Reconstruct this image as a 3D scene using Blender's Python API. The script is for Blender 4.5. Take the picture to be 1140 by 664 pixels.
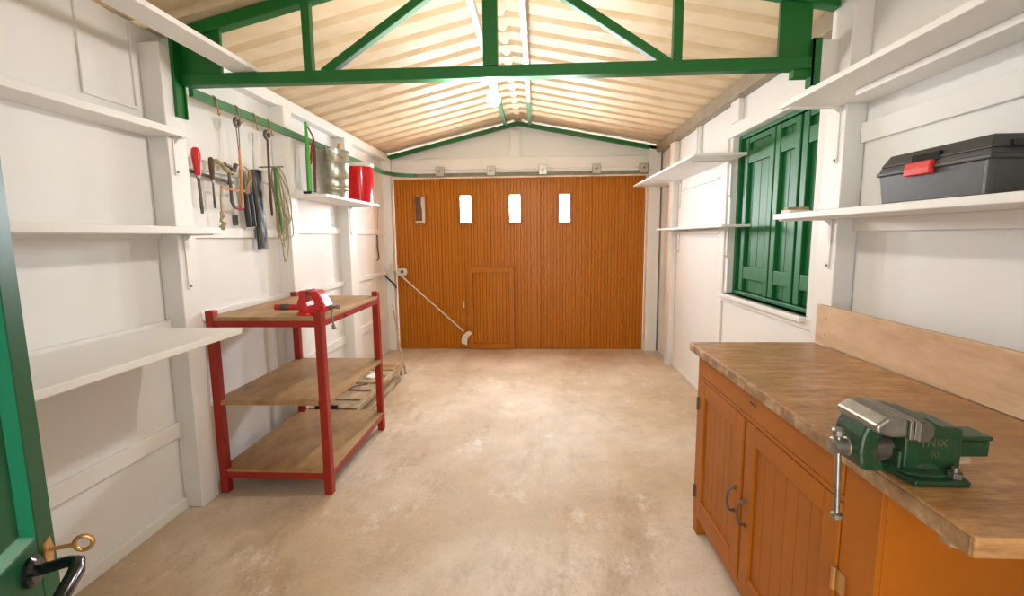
import bpy, bmesh, math, random
from mathutils import Vector, Matrix
random.seed(7)
S = bpy.context.scene
for _o in list(bpy.data.objects): bpy.data.objects.remove(_o)
COL = S.collection

# ------------------------------------------------------------------ camera
cam_d = bpy.data.cameras.new('camera'); cam = bpy.data.objects.new('camera', cam_d); COL.objects.link(cam)
def cam_basis(yaw, pitch, roll):
    cy, sy = math.cos(yaw), math.sin(yaw)
    F = Vector((-sy*math.cos(pitch), cy*math.cos(pitch), -math.sin(pitch)))
    R = Vector((cy, sy, 0)); U = R.cross(F)
    return R*math.cos(roll)+U*math.sin(roll), -R*math.sin(roll)+U*math.cos(roll), F
R_, U_, F_ = cam_basis(0.05294995, 0.12748619, -0.00975064)
m = Matrix((R_, U_, -F_)).transposed().to_4x4(); m.translation = Vector((0, 0, 1.32))
cam.matrix_world = m
cam_d.sensor_width = 36; cam_d.lens = 530/1140*36; cam_d.clip_start = 0.02
S.camera = cam
# ------------------------------------------------------------------ world, lights, exposure
W = bpy.data.worlds.new('sky'); S.world = W; W.use_nodes = True
W.node_tree.nodes['Background'].inputs[0].default_value = (0.95, 0.97, 1.0, 1)
W.node_tree.nodes['Background'].inputs[1].default_value = 6
def area(name, loc, rot, sx, sy, power, color):
    l = bpy.data.lights.new(name, 'AREA'); l.shape = 'RECTANGLE'; l.size = sx; l.size_y = sy
    l.energy = power; l.color = color
    o = bpy.data.objects.new(name, l); COL.objects.link(o); o.location = loc; o.rotation_euler = rot
    return o
# added fill lamp inside the closed box behind the camera
area('entrance_fill', (0.06, -1.3, 1.1), (math.radians(90), 0, 0), 1.0, 1.9, 12, (1.0, 0.98, 0.96))
# daylight falling in through the three clear panes of the garage door
for wx in (-.814, -.250, .314): area('window_daylight', (wx, 5.546, 1.64), (math.radians(-90), 0, 0), .112, .295, 8.5, (0.90, 0.95, 1.0))
S.view_settings.view_transform = 'Standard'; S.view_settings.look = 'None'
S.view_settings.gamma = 1; S.view_settings.use_curve_mapping = False
S.view_settings.exposure = 1.84

# ------------------------------------------------------------------ materials
def srgb(r, g, b):
    f = lambda c: (c/255/12.92) if c/255 <= .04045 else ((c/255+.055)/1.055)**2.4
    return (f(r), f(g), f(b), 1)
class N:
    def __init__(s, name):
        s.m = bpy.data.materials.new(name); s.m.use_nodes = True; s.t = s.m.node_tree
        s.b = s.t.nodes['Principled BSDF']
        s.co = s.n('ShaderNodeTexCoord').outputs['Object']
    def n(s, k, **kw):
        x = s.t.nodes.new(k)
        for a, v in kw.items():
            if a in x.inputs: s.set(x.inputs[a], v)
            else: setattr(x, a, v)
        return x
    def set(s, i, v):
        if isinstance(v, bpy.types.NodeSocket): s.t.links.new(v, i)
        else: i.default_value = v
    def noise(s, scale, detail=5, rough=.55, stretch=(1, 1, 1)):
        mp = s.n('ShaderNodeMapping'); s.set(mp.inputs['Vector'], s.co); mp.inputs['Scale'].default_value = stretch
        x = s.n('ShaderNodeTexNoise'); s.set(x.inputs['Vector'], mp.outputs[0])
        x.inputs['Scale'].default_value = scale; x.inputs['Detail'].default_value = detail; x.inputs['Roughness'].default_value = rough
        return x.outputs['Fac']
    def ramp(s, fac, stops):
        r = s.n('ShaderNodeValToRGB'); s.set(r.inputs[0], fac); e = r.color_ramp.elements
        while len(e) < len(stops): e.new(.5)
        for q, (p, c) in zip(e, stops):
            q.position = p; q.color = c if len(c) == 4 else (*c, 1)
        return r.outputs[0]
    def mix(s, fac, a, b, mode='MIX'):
        x = s.n('ShaderNodeMix', data_type='RGBA', blend_type=mode)
        s.set(x.inputs[0], fac); s.set(x.inputs[6], a); s.set(x.inputs[7], b); return x.outputs[2]
    def bump(s, h, strength=.2, dist=.01):
        x = s.n('ShaderNodeBump'); s.set(x.inputs['Height'], h); x.inputs['Strength'].default_value = strength; x.inputs['Distance'].default_value = dist
        s.set(s.b.inputs['Normal'], x.outputs[0])
    def fin(s, col, rough=.5, metal=0, spec=None):
        s.set(s.b.inputs['Base Color'], col); s.set(s.b.inputs['Roughness'], rough); s.b.inputs['Metallic'].default_value = metal
        if spec is not None: s.b.inputs['Specular IOR Level'].default_value = spec
        return s.m
G3 = lambda v: (v, v, v, 1)
def paint(name, c, var=.12, scale=6, rough=.5, chips=None, chip_amt=.72, bump=.1, metal=0, stretch=(1, 1, 1), spec=None):
    n = N(name); f = n.noise(scale, 6, .6, stretch)
    dark = tuple(x*(1-var) for x in c[:3])+(1,); lite = tuple(min(1, x*(1+var)) for x in c[:3])+(1,)
    col = n.ramp(f, [(.3, dark), (.7, lite)])
    if chips:
        k = n.ramp(n.noise(scale*7, 8, .65), [(chip_amt, G3(0)), (chip_amt+.03, G3(1))])
        col = n.mix(k, col, chips)
    if bump: n.bump(n.noise(scale*5, 6, .6, stretch), bump, .004)
    return n.fin(col, rough, metal, spec)
M = {}
M['white'] = paint('white_wall_paint', srgb(237, 236, 234), .02, 2.5, .6, srgb(190, 170, 140), .80, .15)
M['white_wood'] = paint('white_painted_wood', srgb(238, 236, 232), .03, 4, .5, srgb(170, 145, 115), .77, .2, stretch=(1, .2, 1))
M['roof'] = None
M['green'] = paint('green_gloss_paint', srgb(10, 104, 38), .12, 5, .4, srgb(120, 160, 110), .80, .1)
M['green_rail'] = paint('green_rail_paint', srgb(60, 120, 75), .2, 6, .4, srgb(140, 140, 110), .66, .1)
M['olive'] = paint('olive_grey_rail_paint', srgb(120, 122, 98), .2, 6, .45, srgb(80, 110, 70), .6, .1)
M['shutter'] = paint('green_shutter_paint', srgb(16, 108, 54), .2, 3, .5, srgb(150, 185, 150), .76, .35, stretch=(1, 4, .35))
M['door_green'] = paint('entry_door_green', srgb(8, 84, 50), .12, 3, .4, srgb(150, 190, 150), .82, .08, spec=.25)
M['door_green_lit'] = paint('entry_door_green_lit', srgb(14, 132, 96), .05, 3, .25, None)  # door green brightened, so the light on the molding is in its colour
M['red'] = paint('red_oxide_paint', srgb(158, 34, 16), .15, 9, .42, srgb(196, 120, 100), .76, .12)
M['vise_red'] = paint('red_enamel', srgb(205, 36, 36), .1, 12, .3, srgb(120, 60, 50), .78)
M['tub_red'] = paint('glossy_red_plastic', srgb(214, 14, 24), .03, 4, .15, None, bump=0)
M['plastic_white'] = paint('white_plastic', srgb(228, 224, 218), .04, 6, .3, None, bump=0)
M['box_grey'] = paint('dark_grey_plastic', srgb(70, 70, 68), .08, 30, .42, None, bump=.1)
M['box_lid'] = paint('charcoal_plastic_lid', srgb(62, 62, 60), .08, 30, .45, None, bump=.1)
M['latch_red'] = paint('red_plastic_latch', srgb(225, 50, 45), .05, 20, .35, None)
M['black'] = paint('black_rubber', srgb(34, 33, 32), .3, 20, .4, srgb(120, 118, 112), .7)
M['black_gloss'] = paint('black_lacquer', srgb(16, 20, 22), .2, 8, .15, None, bump=0)
M['steel'] = paint('worn_steel', srgb(150, 146, 138), .2, 30, .35, srgb(95, 78, 62), .62, metal=.85)
M['dark_steel'] = paint('dark_worn_steel', srgb(104, 98, 88), .25, 30, .45, srgb(70, 52, 40), .6, metal=.6)
M['galv'] = paint('galvanised_zinc', srgb(180, 178, 166), .18, 25, .3, None, metal=.9)
M['brass'] = paint('brass', srgb(196, 150, 90), .1, 30, .3, None, metal=.7)
M['eave_steel'] = paint('grey_brown_steel', srgb(150, 135, 112), .15, 6, .55, srgb(110, 80, 60), .7)
M['orange_wood'] = paint('orange_varnished_stick', srgb(205, 140, 75), .15, 20, .5, None)
M['brown_wood'] = paint('brown_tool_handle', srgb(92, 62, 40), .2, 30, .5, None)
M['cord'] = paint('beige_cord', srgb(170, 155, 115), .2, 60, .8, None)
M['strap_green'] = paint('green_webbing', srgb(80, 135, 75), .2, 60, .8, None)
M['bright_green'] = paint('bright_green_enamel', srgb(66, 168, 46), .05, 10, .3, None)
M['vise_green'] = paint('dark_green_hammered_enamel', srgb(20, 64, 38), .3, 22, .3, srgb(78, 62, 44), .57, .3)
M['relief'] = paint('worn_brown_green_relief', srgb(92, 96, 62), .2, 40, .5, None)
M['cardboard'] = paint('brown_cardboard', srgb(120, 84, 62), .08, 15, .8, None)
M['bulb_cap'] = paint('bulb_socket_plastic', srgb(225, 215, 195), .04, 20, .4, None)
M['paper'] = paint('off_white_card', srgb(225, 215, 200), .05, 20, .8, None)

def wood(name, base, dark, light, scale=3, stretch=(1, 8, 8), rough=.45, streak=.5, blot=None, spec=None):
    n = N(name); a = n.noise(scale, 8, .6, stretch); b = n.noise(scale*4, 8, .7, stretch)
    c = n.ramp(a, [(.3, dark), (.5, base), (.72, light)])
    d = n.ramp(b, [(.35, G3(.62)), (.6, G3(1))])
    c = n.mix(streak, c, d, 'MULTIPLY')
    if blot:
        k = n.ramp(n.noise(1.7, 6, .65), [(.48, G3(0)), (.66, G3(1))]); c = n.mix(k, c, blot)
    n.bump(b, .15, .003)
    return n.fin(c, rough, 0, spec)
M['worktop'] = wood('worn_worktop_wood', srgb(188, 138, 86), srgb(150, 106, 62), srgb(212, 168, 118), 5.5, (1.3, 5, 5), .36, .6, srgb(150, 116, 80))
M['worktop_edge'] = wood('worn_worktop_edge', srgb(158, 120, 82), srgb(110, 78, 48), srgb(222, 190, 150), 9, (1, 1, 1), .6, .4)
M['ply'] = wood('pale_plywood', srgb(214, 180, 142), srgb(196, 158, 118), srgb(224, 194, 158), 2.5, (1, 1, 4), .6, .18)
M['board'] = wood('brown_chipboard_shelf', srgb(176, 138, 92), srgb(146, 110, 70), srgb(196, 160, 114), 2.6, (2, 1, 1), .5, .25)
M['board_edge'] = wood('chipboard_edge', srgb(182, 130, 72), srgb(150, 100, 52), srgb(205, 160, 100), 9, (1, 1, 1), .6, .3)
M['oldwood'] = wood('old_pale_wood', srgb(178, 152, 118), srgb(140, 112, 82), srgb(200, 178, 146), 6, (3, 1, 3), .7, .35)
M['orange'] = paint('orange_ochre_cabinet_paint', srgb(168, 94, 14), .10, 3.5, .45, srgb(226, 176, 120), .79, .12, spec=.25)
M['garage'] = paint('orange_brown_door_paint', srgb(184, 108, 14), .06, 2, .33, srgb(205, 150, 90), .82, .05, stretch=(1, 1, .3), spec=.25)

# concrete floor
n = N('stained_concrete')
a = n.noise(.9, 9, .62); b = n.noise(6, 10, .7); c = n.noise(60, 6, .6)
col = n.ramp(a, [(.3, srgb(186, 160, 130)), (.45, srgb(204, 180, 150)), (.58, srgb(222, 204, 182)), (.72, srgb(234, 220, 203))])
col = n.mix(.5, col, n.ramp(b, [(.32, G3(.70)), (.5, G3(.98)), (.7, G3(1))]), 'MULTIPLY')
col = n.mix(.3, col, n.ramp(c, [(.3, G3(.6)), (.5, G3(1))]), 'MULTIPLY')
mp = n.n('ShaderNodeMapping'); n.set(mp.inputs[0], n.co); mp.inputs['Location'].default_value = (1.35, -2.2, 0); mp.inputs['Scale'].default_value = (1, .5, 1)
st = n.ramp(n.noise(2.0, 12, .78, (1.3, .6, 1)), [(.53, G3(0)), (.70, G3(.7))])
col = n.mix(st, col, srgb(160, 128, 94))
lt = n.ramp(n.noise(4.5, 12, .8, (1, .7, 1)), [(.56, G3(0)), (.66, G3(.6))])
col = n.mix(lt, col, srgb(238, 228, 214))
sp = n.ramp(n.noise(38, 8, .75), [(.60, G3(0)), (.70, G3(.55))])
col = n.mix(sp, col, srgb(138, 112, 86))
n.bump(n.mix(.5, b, c), .25, .006)
M['concrete'] = n.fin(col, n.ramp(b, [(.3, G3(.5)), (.7, G3(.72))]))
# roof sheet
n = N('cream_fibre_cement_sheet')
a = n.noise(2.2, 6, .6); b = n.noise(9, 8, .7)
col = n.ramp(a, [(.3, srgb(222, 198, 162)), (.55, srgb(232, 210, 176)), (.75, srgb(238, 220, 190))])
col = n.mix(.35, col, n.ramp(b, [(.35, G3(.75)), (.6, G3(1))]), 'MULTIPLY')
n.bump(b, .1, .004)
M['roof'] = n.fin(col, n.ramp(b, [(.3, G3(.40)), (.7, G3(.62))]), 0, .22)
# glass
n = N('window_glass')
tr = n.n('ShaderNodeBsdfTransparent'); gl = n.n('ShaderNodeBsdfGlossy'); gl.inputs['Roughness'].default_value = .02
ms = n.n('ShaderNodeMixShader'); ms.inputs[0].default_value = .06
n.t.links.new(tr.outputs[0], ms.inputs[1]); n.t.links.new(gl.outputs[0], ms.inputs[2])
n.t.links.new(ms.outputs[0], n.t.nodes['Material Output'].inputs[0]); M['glass'] = n.m
n = N('lit_bulb_glass'); n.b.inputs['Emission Color'].default_value = (1, .95, .88, 1); n.b.inputs['Emission Strength'].default_value = 180
M['bulb'] = n.fin((1, .95, .85, 1), .3)

# ------------------------------------------------------------------ mesh helpers
class MB:
    def __init__(s): s.bm = bmesh.new()
    def verts(s, vs, fs, M4=None):
        v = [s.bm.verts.new((M4 @ Vector(p)) if M4 else p) for p in vs]
        for f in fs:
            try: s.bm.faces.new([v[i] for i in f])
            except ValueError: pass
        return v
    def box(s, x0, x1, y0, y1, z0, z1, M4=None):
        vs = [(x, y, z) for x in (x0, x1) for y in (y0, y1) for z in (z0, z1)]
        s.verts(vs, [(0, 1, 3, 2), (4, 6, 7, 5), (0, 4, 5, 1), (2, 3, 7, 6), (0, 2, 6, 4), (1, 5, 7, 3)], M4); return s
    def bar(s, p0, p1, w, h, up=(0, 0, 1)):
        p0, p1 = Vector(p0), Vector(p1); d = (p1-p0); L = d.length; d.normalize()
        u = Vector(up); sd = d.cross(u)
        if sd.length < 1e-4: sd = d.cross(Vector((1, 0, 0)))
        sd.normalize(); u = sd.cross(d)
        Mx = Matrix((sd, d, u)).transposed().to_4x4(); Mx.translation = p0
        return s.box(-w/2, w/2, 0, L, -h/2, h/2, Mx)
    def cyl(s, p0, p1, r0, r1=None, n=20, caps=True):
        return s.tube([p0, p1], [r0, r0 if r1 is None else r1], n, caps)
    def tube(s, pts, r, n=12, caps=True):
        pts = [Vector(p) for p in pts]; k = len(pts)
        rs = r if isinstance(r, (list, tuple)) else [r]*k
        rings = []; prev = None
        for i, p in enumerate(pts):
            d = (pts[min(i+1, k-1)]-pts[max(i-1, 0)])
            if d.length < 1e-9: d = Vector((0, 0, 1))
            d.normalize()
            if prev is None:
                a = d.orthogonal().normalized()
            else:
                a = prev-d*prev.dot(d)
                a = a.normalized() if a.length > 1e-6 else d.orthogonal().normalized()
            prev = a; b = d.cross(a)
            rings.append([s.bm.verts.new(p+(a*math.cos(t)+b*math.sin(t))*rs[i]) for t in [2*math.pi*j/n for j in range(n)]])
        for i in range(k-1):
            for j in range(n):
                s.bm.faces.new((rings[i][j], rings[i][(j+1) % n], rings[i+1][(j+1) % n], rings[i+1][j]))
        if caps:
            s.bm.faces.new(rings[0][::-1]); s.bm.faces.new(rings[-1])
        return s
    def ring(s, c, r, t, axis='x', n=24, m=8, a0=0, a1=2*math.pi):
        c = Vector(c); pts = []
        for i in range(n+1):
            a = a0+(a1-a0)*i/n; u, v = r*math.cos(a), r*math.sin(a)
            pts.append(c+{'x': Vector((0, u, v)), 'y': Vector((u, 0, v)), 'z': Vector((u, v, 0))}[axis])
        return s.tube(pts, t, m)
    def lathe(s, prof, c, n=40, axis='z', caps=True):
        c = Vector(c); rings = []
        for r, h in prof:
            ring = []
            for j in range(n):
                t = 2*math.pi*j/n; u, v = r*math.cos(t), r*math.sin(t)
                ring.append(s.bm.verts.new(c+{'z': Vector((u, v, h)), 'x': Vector((h, u, v)), 'y': Vector((u, h, v))}[axis]))
            rings.append(ring)
        for i in range(len(rings)-1):
            for j in range(n): s.bm.faces.new((rings[i][j], rings[i][(j+1) % n], rings[i+1][(j+1) % n], rings[i+1][j]))
        if caps:
            s.bm.faces.new(rings[0][::-1]); s.bm.faces.new(rings[-1])
        return s
    def prism(s, poly, a0, a1, axis='y'):
        # poly of 2D points in the plane normal to axis; y: (x,z)  x: (y,z)  z: (x,y)
        f = {'y': lambda p, a: (p[0], a, p[1]), 'x': lambda p, a: (a, p[0], p[1]), 'z': lambda p, a: (p[0], p[1], a)}[axis]
        k = len(poly); vs = [f(p, a0) for p in poly]+[f(p, a1) for p in poly]
        fs = [tuple(range(k))[::-1], tuple(range(k, 2*k))]+[(i, (i+1) % k, (i+1) % k+k, i+k) for i in range(k)]
        s.verts(vs, fs); return s
    def build(s, name, mat, parent=None, bevel=0, smooth=False, local=False, seg=2):
        bm = s.bm
        if parent is not None and not local: bm.transform(WM[parent.name].inverted()); base = Vector((0, 0, 0))
        if parent is None or local is False:
            pass
        # origin at the foot of the part
        xs = [v.co.x for v in bm.verts]; ys = [v.co.y for v in bm.verts]; zs = [v.co.z for v in bm.verts]
        base = Vector(((min(xs)+max(xs))/2, (min(ys)+max(ys))/2, min(zs)))
        bm.transform(Matrix.Translation(-base))
        bmesh.ops.recalc_face_normals(bm, faces=bm.faces[:])
        me = bpy.data.meshes.new(name); bm.to_mesh(me); bm.free()
        if smooth:
            for p in me.polygons: p.use_smooth = True
        o = bpy.data.objects.new(name, me); COL.objects.link(o); o.location = base
        me.materials.append(M[mat] if isinstance(mat, str) else mat)
        par = WM[parent.name] if parent is not None else Matrix.Identity(4)
        if parent is not None: o.parent = parent
        WM[o.name] = par @ Matrix.Translation(base)
        if bevel:
            b = o.modifiers.new('bevel', 'BEVEL'); b.width = bevel; b.segments = seg; b.limit_method = 'ANGLE'; b.angle_limit = math.radians(35)
        if smooth:
            e = o.modifiers.new('split', 'EDGE_SPLIT'); e.split_angle = math.radians(40)
        return o
WM = {}
def tag(o, label=None, cat=None, group=None, kind=None):
    for k, v in (('label', label), ('category', cat), ('group', group), ('kind', kind)):
        if v: o[k] = v
    return o
def thing(name, label, cat, loc=(0, 0, 0), rz=0, group=None, kind=None):
    o = bpy.data.objects.new(name, None); COL.objects.link(o); o.location = loc; o.rotation_euler = (0, 0, rz)
    o.empty_display_size = .05
    WM[o.name] = Matrix.Translation(Vector(loc)) @ Matrix.Rotation(rz, 4, 'Z')
    return tag(o, label, cat, group, kind)
def B(*a): return MB().box(*a)
def struct(name, mb, mat, bevel=0, parent=None):
    o = mb.build(name, mat, parent, bevel)
    if parent is None: o['kind'] = 'structure'
    return o
XL, XR, YB, YN = -1.755, 1.385, 5.55, -0.30
XC = -0.21
def roof_z(x): return 2.63-(.235*(XC-x) if x < XC else .194*(x-XC))

# ------------------------------------------------------------------ room shell
struct('floor', B(XL-.3, XR+.3, YN-1.4, YB+.25, -.1, 0), 'concrete')
def wall_with_hole(axis_x, thick, y0, y1, z1, hole):
    mb = MB(); hy0, hy1, hz0, hz1 = hole; a, b = sorted((axis_x, axis_x+thick))
    mb.box(a, b, y0, hy0, 0, z1); mb.box(a, b, hy1, y1, 0, z1); mb.box(a, b, hy0, hy1, 0, hz0); mb.box(a, b, hy0, hy1, hz1, z1)
    return mb
struct('wall_left', B(XL-.1, XL, YN, YB+.12, 0, 2.262), 'white')
struct('wall_right', wall_with_hole(XR, .12, YN, YB+.12, 2.30, (2.50, 3.545, .90, 2.0)), 'white')
# back wall: gable over the door
def gable(y0, y1, z0, x0=XL, x1=XR, dz=-.012):
    return MB().prism([(x0, z0), (x1, z0), (x1, roof_z(x1)+dz), (XC, roof_z(XC)+dz), (x0, roof_z(x0)+dz)], y0, y1)
mb = gable(YB, YB+.08, 2.20)
mb.box(XL, -1.66, YB, YB+.08, 0, 2.20); mb.box(1.235, XR, YB, YB+.08, 0, 2.20); mb.box(-1.66, 1.235, YB, YB+.08, 2.02, 2.20)
mb.box(-1.66, 1.235, YB, YB+.08, 1.97, 2.03); mb.box(-1.66, -1.635, YB-.006, YB+.08, 0, 2.02); mb.box(1.21, 1.235, YB-.006, YB+.08, 0, 2.02)
struct('wall_back', mb, 'white')
# near wall with the entrance the camera stands in
mb = MB(); mb.box(XL, -.38, YN-.1, YN, 0, 2.26); mb.box(.50, XR, YN-.1, YN, 0, 2.26); mb.box(-.38, .50, YN-.1, YN, 2.06, 2.26)
mb.prism([(XL, 2.26), (XR, 2.26), (XR, roof_z(XR)-.012), (XC, roof_z(XC)-.012), (XL, roof_z(XL)-.012)], YN-.1, YN)
struct('wall_front', mb, 'white')
# unseen closed box added behind the entrance to keep sky light out
mb = MB(); mb.box(-.60, -.50, YN-1.2, YN-.1, 0, 2.26); mb.box(.70, .80, YN-1.2, YN-.1, 0, 2.26); mb.box(-.60, .80, YN-1.3, YN-1.2, 0, 2.26); mb.box(-.60, .80, YN-1.3, YN-.1, 2.26, 2.34)
struct('wall_light_block', mb, 'white')
# corrugated sheet roof
mb = MB(); per = .207; ys = []; y = YN-.1+.02
prof = [(0, 0), (.128, 0), (.142, .034), (.190, .034)]
y = 2.808-15*per
while y < YB+.2:
    for dy, dz in prof: ys.append((y+dy, dz))
    y += per
xsl = [XL-.12, XC, XR+.14]
top = []
for t in (0, .008):
    rows = []
    for yy, dz in ys: rows.append([mb.bm.verts.new((x, yy, roof_z(x)+dz+t)) for x in xsl])
    for i in range(len(rows)-1):
        for j in range(2): mb.bm.faces.new((rows[i][j], rows[i+1][j], rows[i+1][j+1], rows[i][j+1]))
struct('ceiling', mb, 'roof')
# ridge capping flashing seen along the peak, one toothed strip
mb = MB(); y = 2.808-15*per
while y < YB:
    mb.verts([(XC-.05, y-.004, roof_z(XC-.05)-.004), (XC+.05, y-.004, roof_z(XC+.05)-.004), (XC+.03, y+.104, 2.605), (XC-.03, y+.104, 2.605), (XC+.012, y+.18, 2.615), (XC-.012, y+.18, 2.615),
              (XC-.05, y-.004, roof_z(XC)+.0), (XC+.05, y-.004, roof_z(XC))], [(0, 1, 2, 3), (3, 2, 4, 5), (0, 6, 7, 1)])
    y += per
o = struct('trim_1', mb, 'roof')
# eaves beams
struct('trim_2', B(XL, XL+.075, 2.27, YB, 2.185, 2.258), 'white_wood', .004)
struct('trim_3', B(XR-.075, XR, 2.30, YB, 2.225, 2.312), 'eave_steel', .004)
# purlins near the ridge
for i, (x, ma) in enumerate(((-.345, 'white_wood'), (-.072, 'galv'))):
    mb = B(x-.018, x+.018, YN, 4.55, 2.535, 2.578)
    for k in (1.2, 2.1, 3.0, 3.9): mb.box(x-.021, x+.021, k, k+.03, 2.532, 2.581)
    struct('trim_%d' % (4+i), mb, ma, .003)
    struct('trim_%d' % (6+i), B(x-.018, x+.018, 4.55, 5.48, 2.535, 2.578), 'green_rail', .003)
# green rafters under the back gable
def rafter(x0, x1): 
    return MB().prism([(x0, roof_z(x0)-.045), (x1, roof_z(x1)-.045), (x1, roof_z(x1)-.085), (x0, roof_z(x0)-.085)], 5.44, 5.495)
mb = rafter(XL+.03, XC); mb2 = rafter(XC, XR-.07)
struct('trim_8', mb, 'green', .003); struct('trim_9', mb2, 'green', .003)
# white lintel and gable stud
struct('trim_10', B(XL+.1, 1.235, 5.50, YB, 2.085, 2.205), 'white_wood', .003)
struct('trim_11', B(-.293, -.193, 5.50, YB, 2.205, 2.50), 'white_wood', .003)
struct('trim_12', B(1.232, XR-.02, 5.44, YB, 0, 2.30), 'white_wood', .004)
struct('trim_13', B(XL+.001, -1.658, 5.44, YB, 0, 2.22), 'white_wood', .004)
# left wall posts, rails, ledges
k = 14
PL = [(2.135, 2.255), (3.17, 3.28), (4.18, 4.36)]
for y0, y1 in PL:
    struct('trim_%d' % k, B(XL, -1.66, y0, y1, 0, 2.19), 'white_wood', .004); k += 1
bays = [(YN, 2.135), (2.255, 3.17), (3.28, 4.18), (4.36, 5.44)]
for bi, (y0, y1) in enumerate(bays):
    struct('trim_%d' % k, B(XL, XL+.018, y0, y1, .370, .443), 'white_wood', .002); k += 1
    struct('trim_%d' % k, B(XL, XL+.028, y0, y1, .90, .945), 'white_wood', .002); k += 1
    struct('trim_%d' % k, B(XL, XL+.022, y0, y1, 1.33, 1.385) if bi < 2 else B(XL, XL+.022, y0, y1, 1.36, 1.415), 'white_wood', .002); k += 1
    if bi >= 1: struct('trim_%d' % k, B(XL, XL+.02, y0, y1, 1.68, 1.735), 'white_wood', .002); k += 1
# picture-frame bead on the top near panel
mb = B(XL, XL+.010, 1.851-.015, 1.851, 1.89, 2.24); mb.box(XL, XL+.010, 1.851, 2.1, 1.89, 1.905); mb.box(XL, XL+.010, 2.085, 2.1, 1.905, 2.24)
struct('trim_%d' % k, mb, 'white_wood', .002); k += 1
struct('baseboard_left', B(XL, XL+.022, YN, 2.135, 0, .055), 'white_wood', .004)
# right wall posts and trims
for y0, y1, x, z0, z1 in [(2.155, 2.299, 1.30, 0, 2.33), (4.83, 4.97, 1.33, 0, 2.225), (4.19, 4.22, 1.36, 1.86, 2.225), (4.26, 4.29, 1.36, 1.86, 2.225), (3.39, 3.53, 1.35, 2.085, 2.28), (3.60, 3.70, 1.372, 0, 2.0), (2.30, 3.60, 1.37, 2.0, 2.085)]:
    struct('trim_%d' % k, B(x, XR, y0, y1, z0, z1), 'white_wood', .004); k += 1
for y0, y1, z0, z1 in [(YN, 2.155, 1.70, 1.78), (YN, 2.155, 1.33, 1.385), (3.70, 4.83, 1.33, 1.36), (3.75, 4.75, 1.74, 1.755), (2.30, 3.60, .84, .90)]:
    struct('trim_%d' % k, B(XR-.02, XR, y0, y1, z0, z1), 'white_wood', .002); k += 1
struct('baseboard_right', B(XR-.012, XR, 2.30, 4.83, 0, .03), 'white_wood', .002)

# ------------------------------------------------------------------ shuttered window (right wall)
win = thing('window_1', None, None, (1.44, 3.02, .90), kind='structure')
mb = B(1.335, 1.53, 2.47, 3.58, .872, .90); mb.build('window_sill', 'white_wood', win, .004)
mb = MB()
mb.box(1.425, 1.50, 2.50, 2.535, .90, 2.0); mb.box(1.425, 1.50, 3.51, 3.545, .90, 2.0); mb.box(1.425, 1.50, 2.535, 3.51, .90, .925); mb.box(1.425, 1.50, 2.535, 3.51, 1.975, 2.0)
mb.build('window_frame', 'shutter', win, .004)
def leaf(y0, y1, name):
    f = MB(); nb = max(2, round((y1-y0)/.115)); w = (y1-y0)/nb
    for i in range(nb): f.box(1.458, 1.478, y0+i*w+.0015, y0+(i+1)*w-.0015, .93, 1.968)
    o = f.build(name, 'shutter', win, .003)
    g = MB(); g.box(1.434, 1.458, y0, y0+.055, .93, 1.968); g.box(1.434, 1.458, y1-.055, y1, .93, 1.968)
    g.build('stile', 'shutter', o, .004)
    g = MB(); g.box(1.438, 1.458, y0+.055, y1-.055, 1.015, 1.10); g.build('lower_rail', 'shutter', o, .003)
    g = MB(); g.box(1.438, 1.458, y0+.055, y1-.055, 1.80, 1.885)
    # shallow arch under the upper rail
    g.build('upper_rail', 'shutter', o, .003)
    g = MB(); g.box(1.438, 1.458, y0+.055, y1-.055, 1.935, 1.968); g.build('top_rail', 'shutter', o, .003)
    return o
leaf(3.045, 3.46, 'shutter'); leaf(2.76, 3.03, 'shutter'); leaf(2.535, 2.735, 'shutter')
B(1.455, 1.49, 3.46, 3.51, .925, 1.975).build('side_panel', 'shutter', win)
B(1.485, 1.495, 2.535, 3.51, .925, 1.975).build('backing_panel', 'shutter', win)

# ------------------------------------------------------------------ garage door (back)
gd = thing('door_1', None, None, (-.21, 5.53, 0), kind='structure')
holes = [(-1.405, -1.285), (-.873, -.755), (-.308, -.192), (.256, .372)]
hz0, hz1 = 1.487, 1.792
X0, X1 = -1.645, 1.222
seams = [X0, -1.105, -.530, .045, .625, X1]
for p in range(5):
    a, b = seams[p], seams[p+1]; mb = MB(); nb = round((b-a)/.0372); w = (b-a-.004)/nb
    mb.box(a, b, 5.532, 5.540, .0005, hz0)
    mb.box(a, b, 5.532, 5.540, hz1, 1.99)
    for h in holes:
        if a < h[0] < b:
            mb.box(a, h[0], 5.532, 5.540, hz0, hz1); mb.box(h[1], b, 5.532, 5.540, hz0, hz1); break
    else: mb.box(a, b, 5.532, 5.540, hz0, hz1)
    for i in range(nb):
        x0 = a+.002+i*w+.0015; x1 = a+.002+(i+1)*w-.0015
        segs = [(x0, x1, .004, 1.99)]
        for h in holes:
            if x1 > h[0]-.012 and x0 < h[1]+.012:
                segs = [(x0, x1, .004, hz0-.012), (x0, x1, hz1+.012, 1.99)]
        if x1 > -.80 and x0 < -.27: segs = [(q[0], q[1], max(q[2], .95), q[3]) for q in segs]
        for q in segs: mb.box(q[0], q[1], 5.522, 5.532, q[2], q[3])
    mb.build('door_panel', 'garage', gd, .0022, seg=1)
for x_ in seams[1:-1]: B(x_-.012, x_+.012, 5.5402, 5.5442, .001, 1.99).build('seam_light_stop', 'garage', gd)  # unseen strips added behind the seams to stop light leaking through
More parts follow.
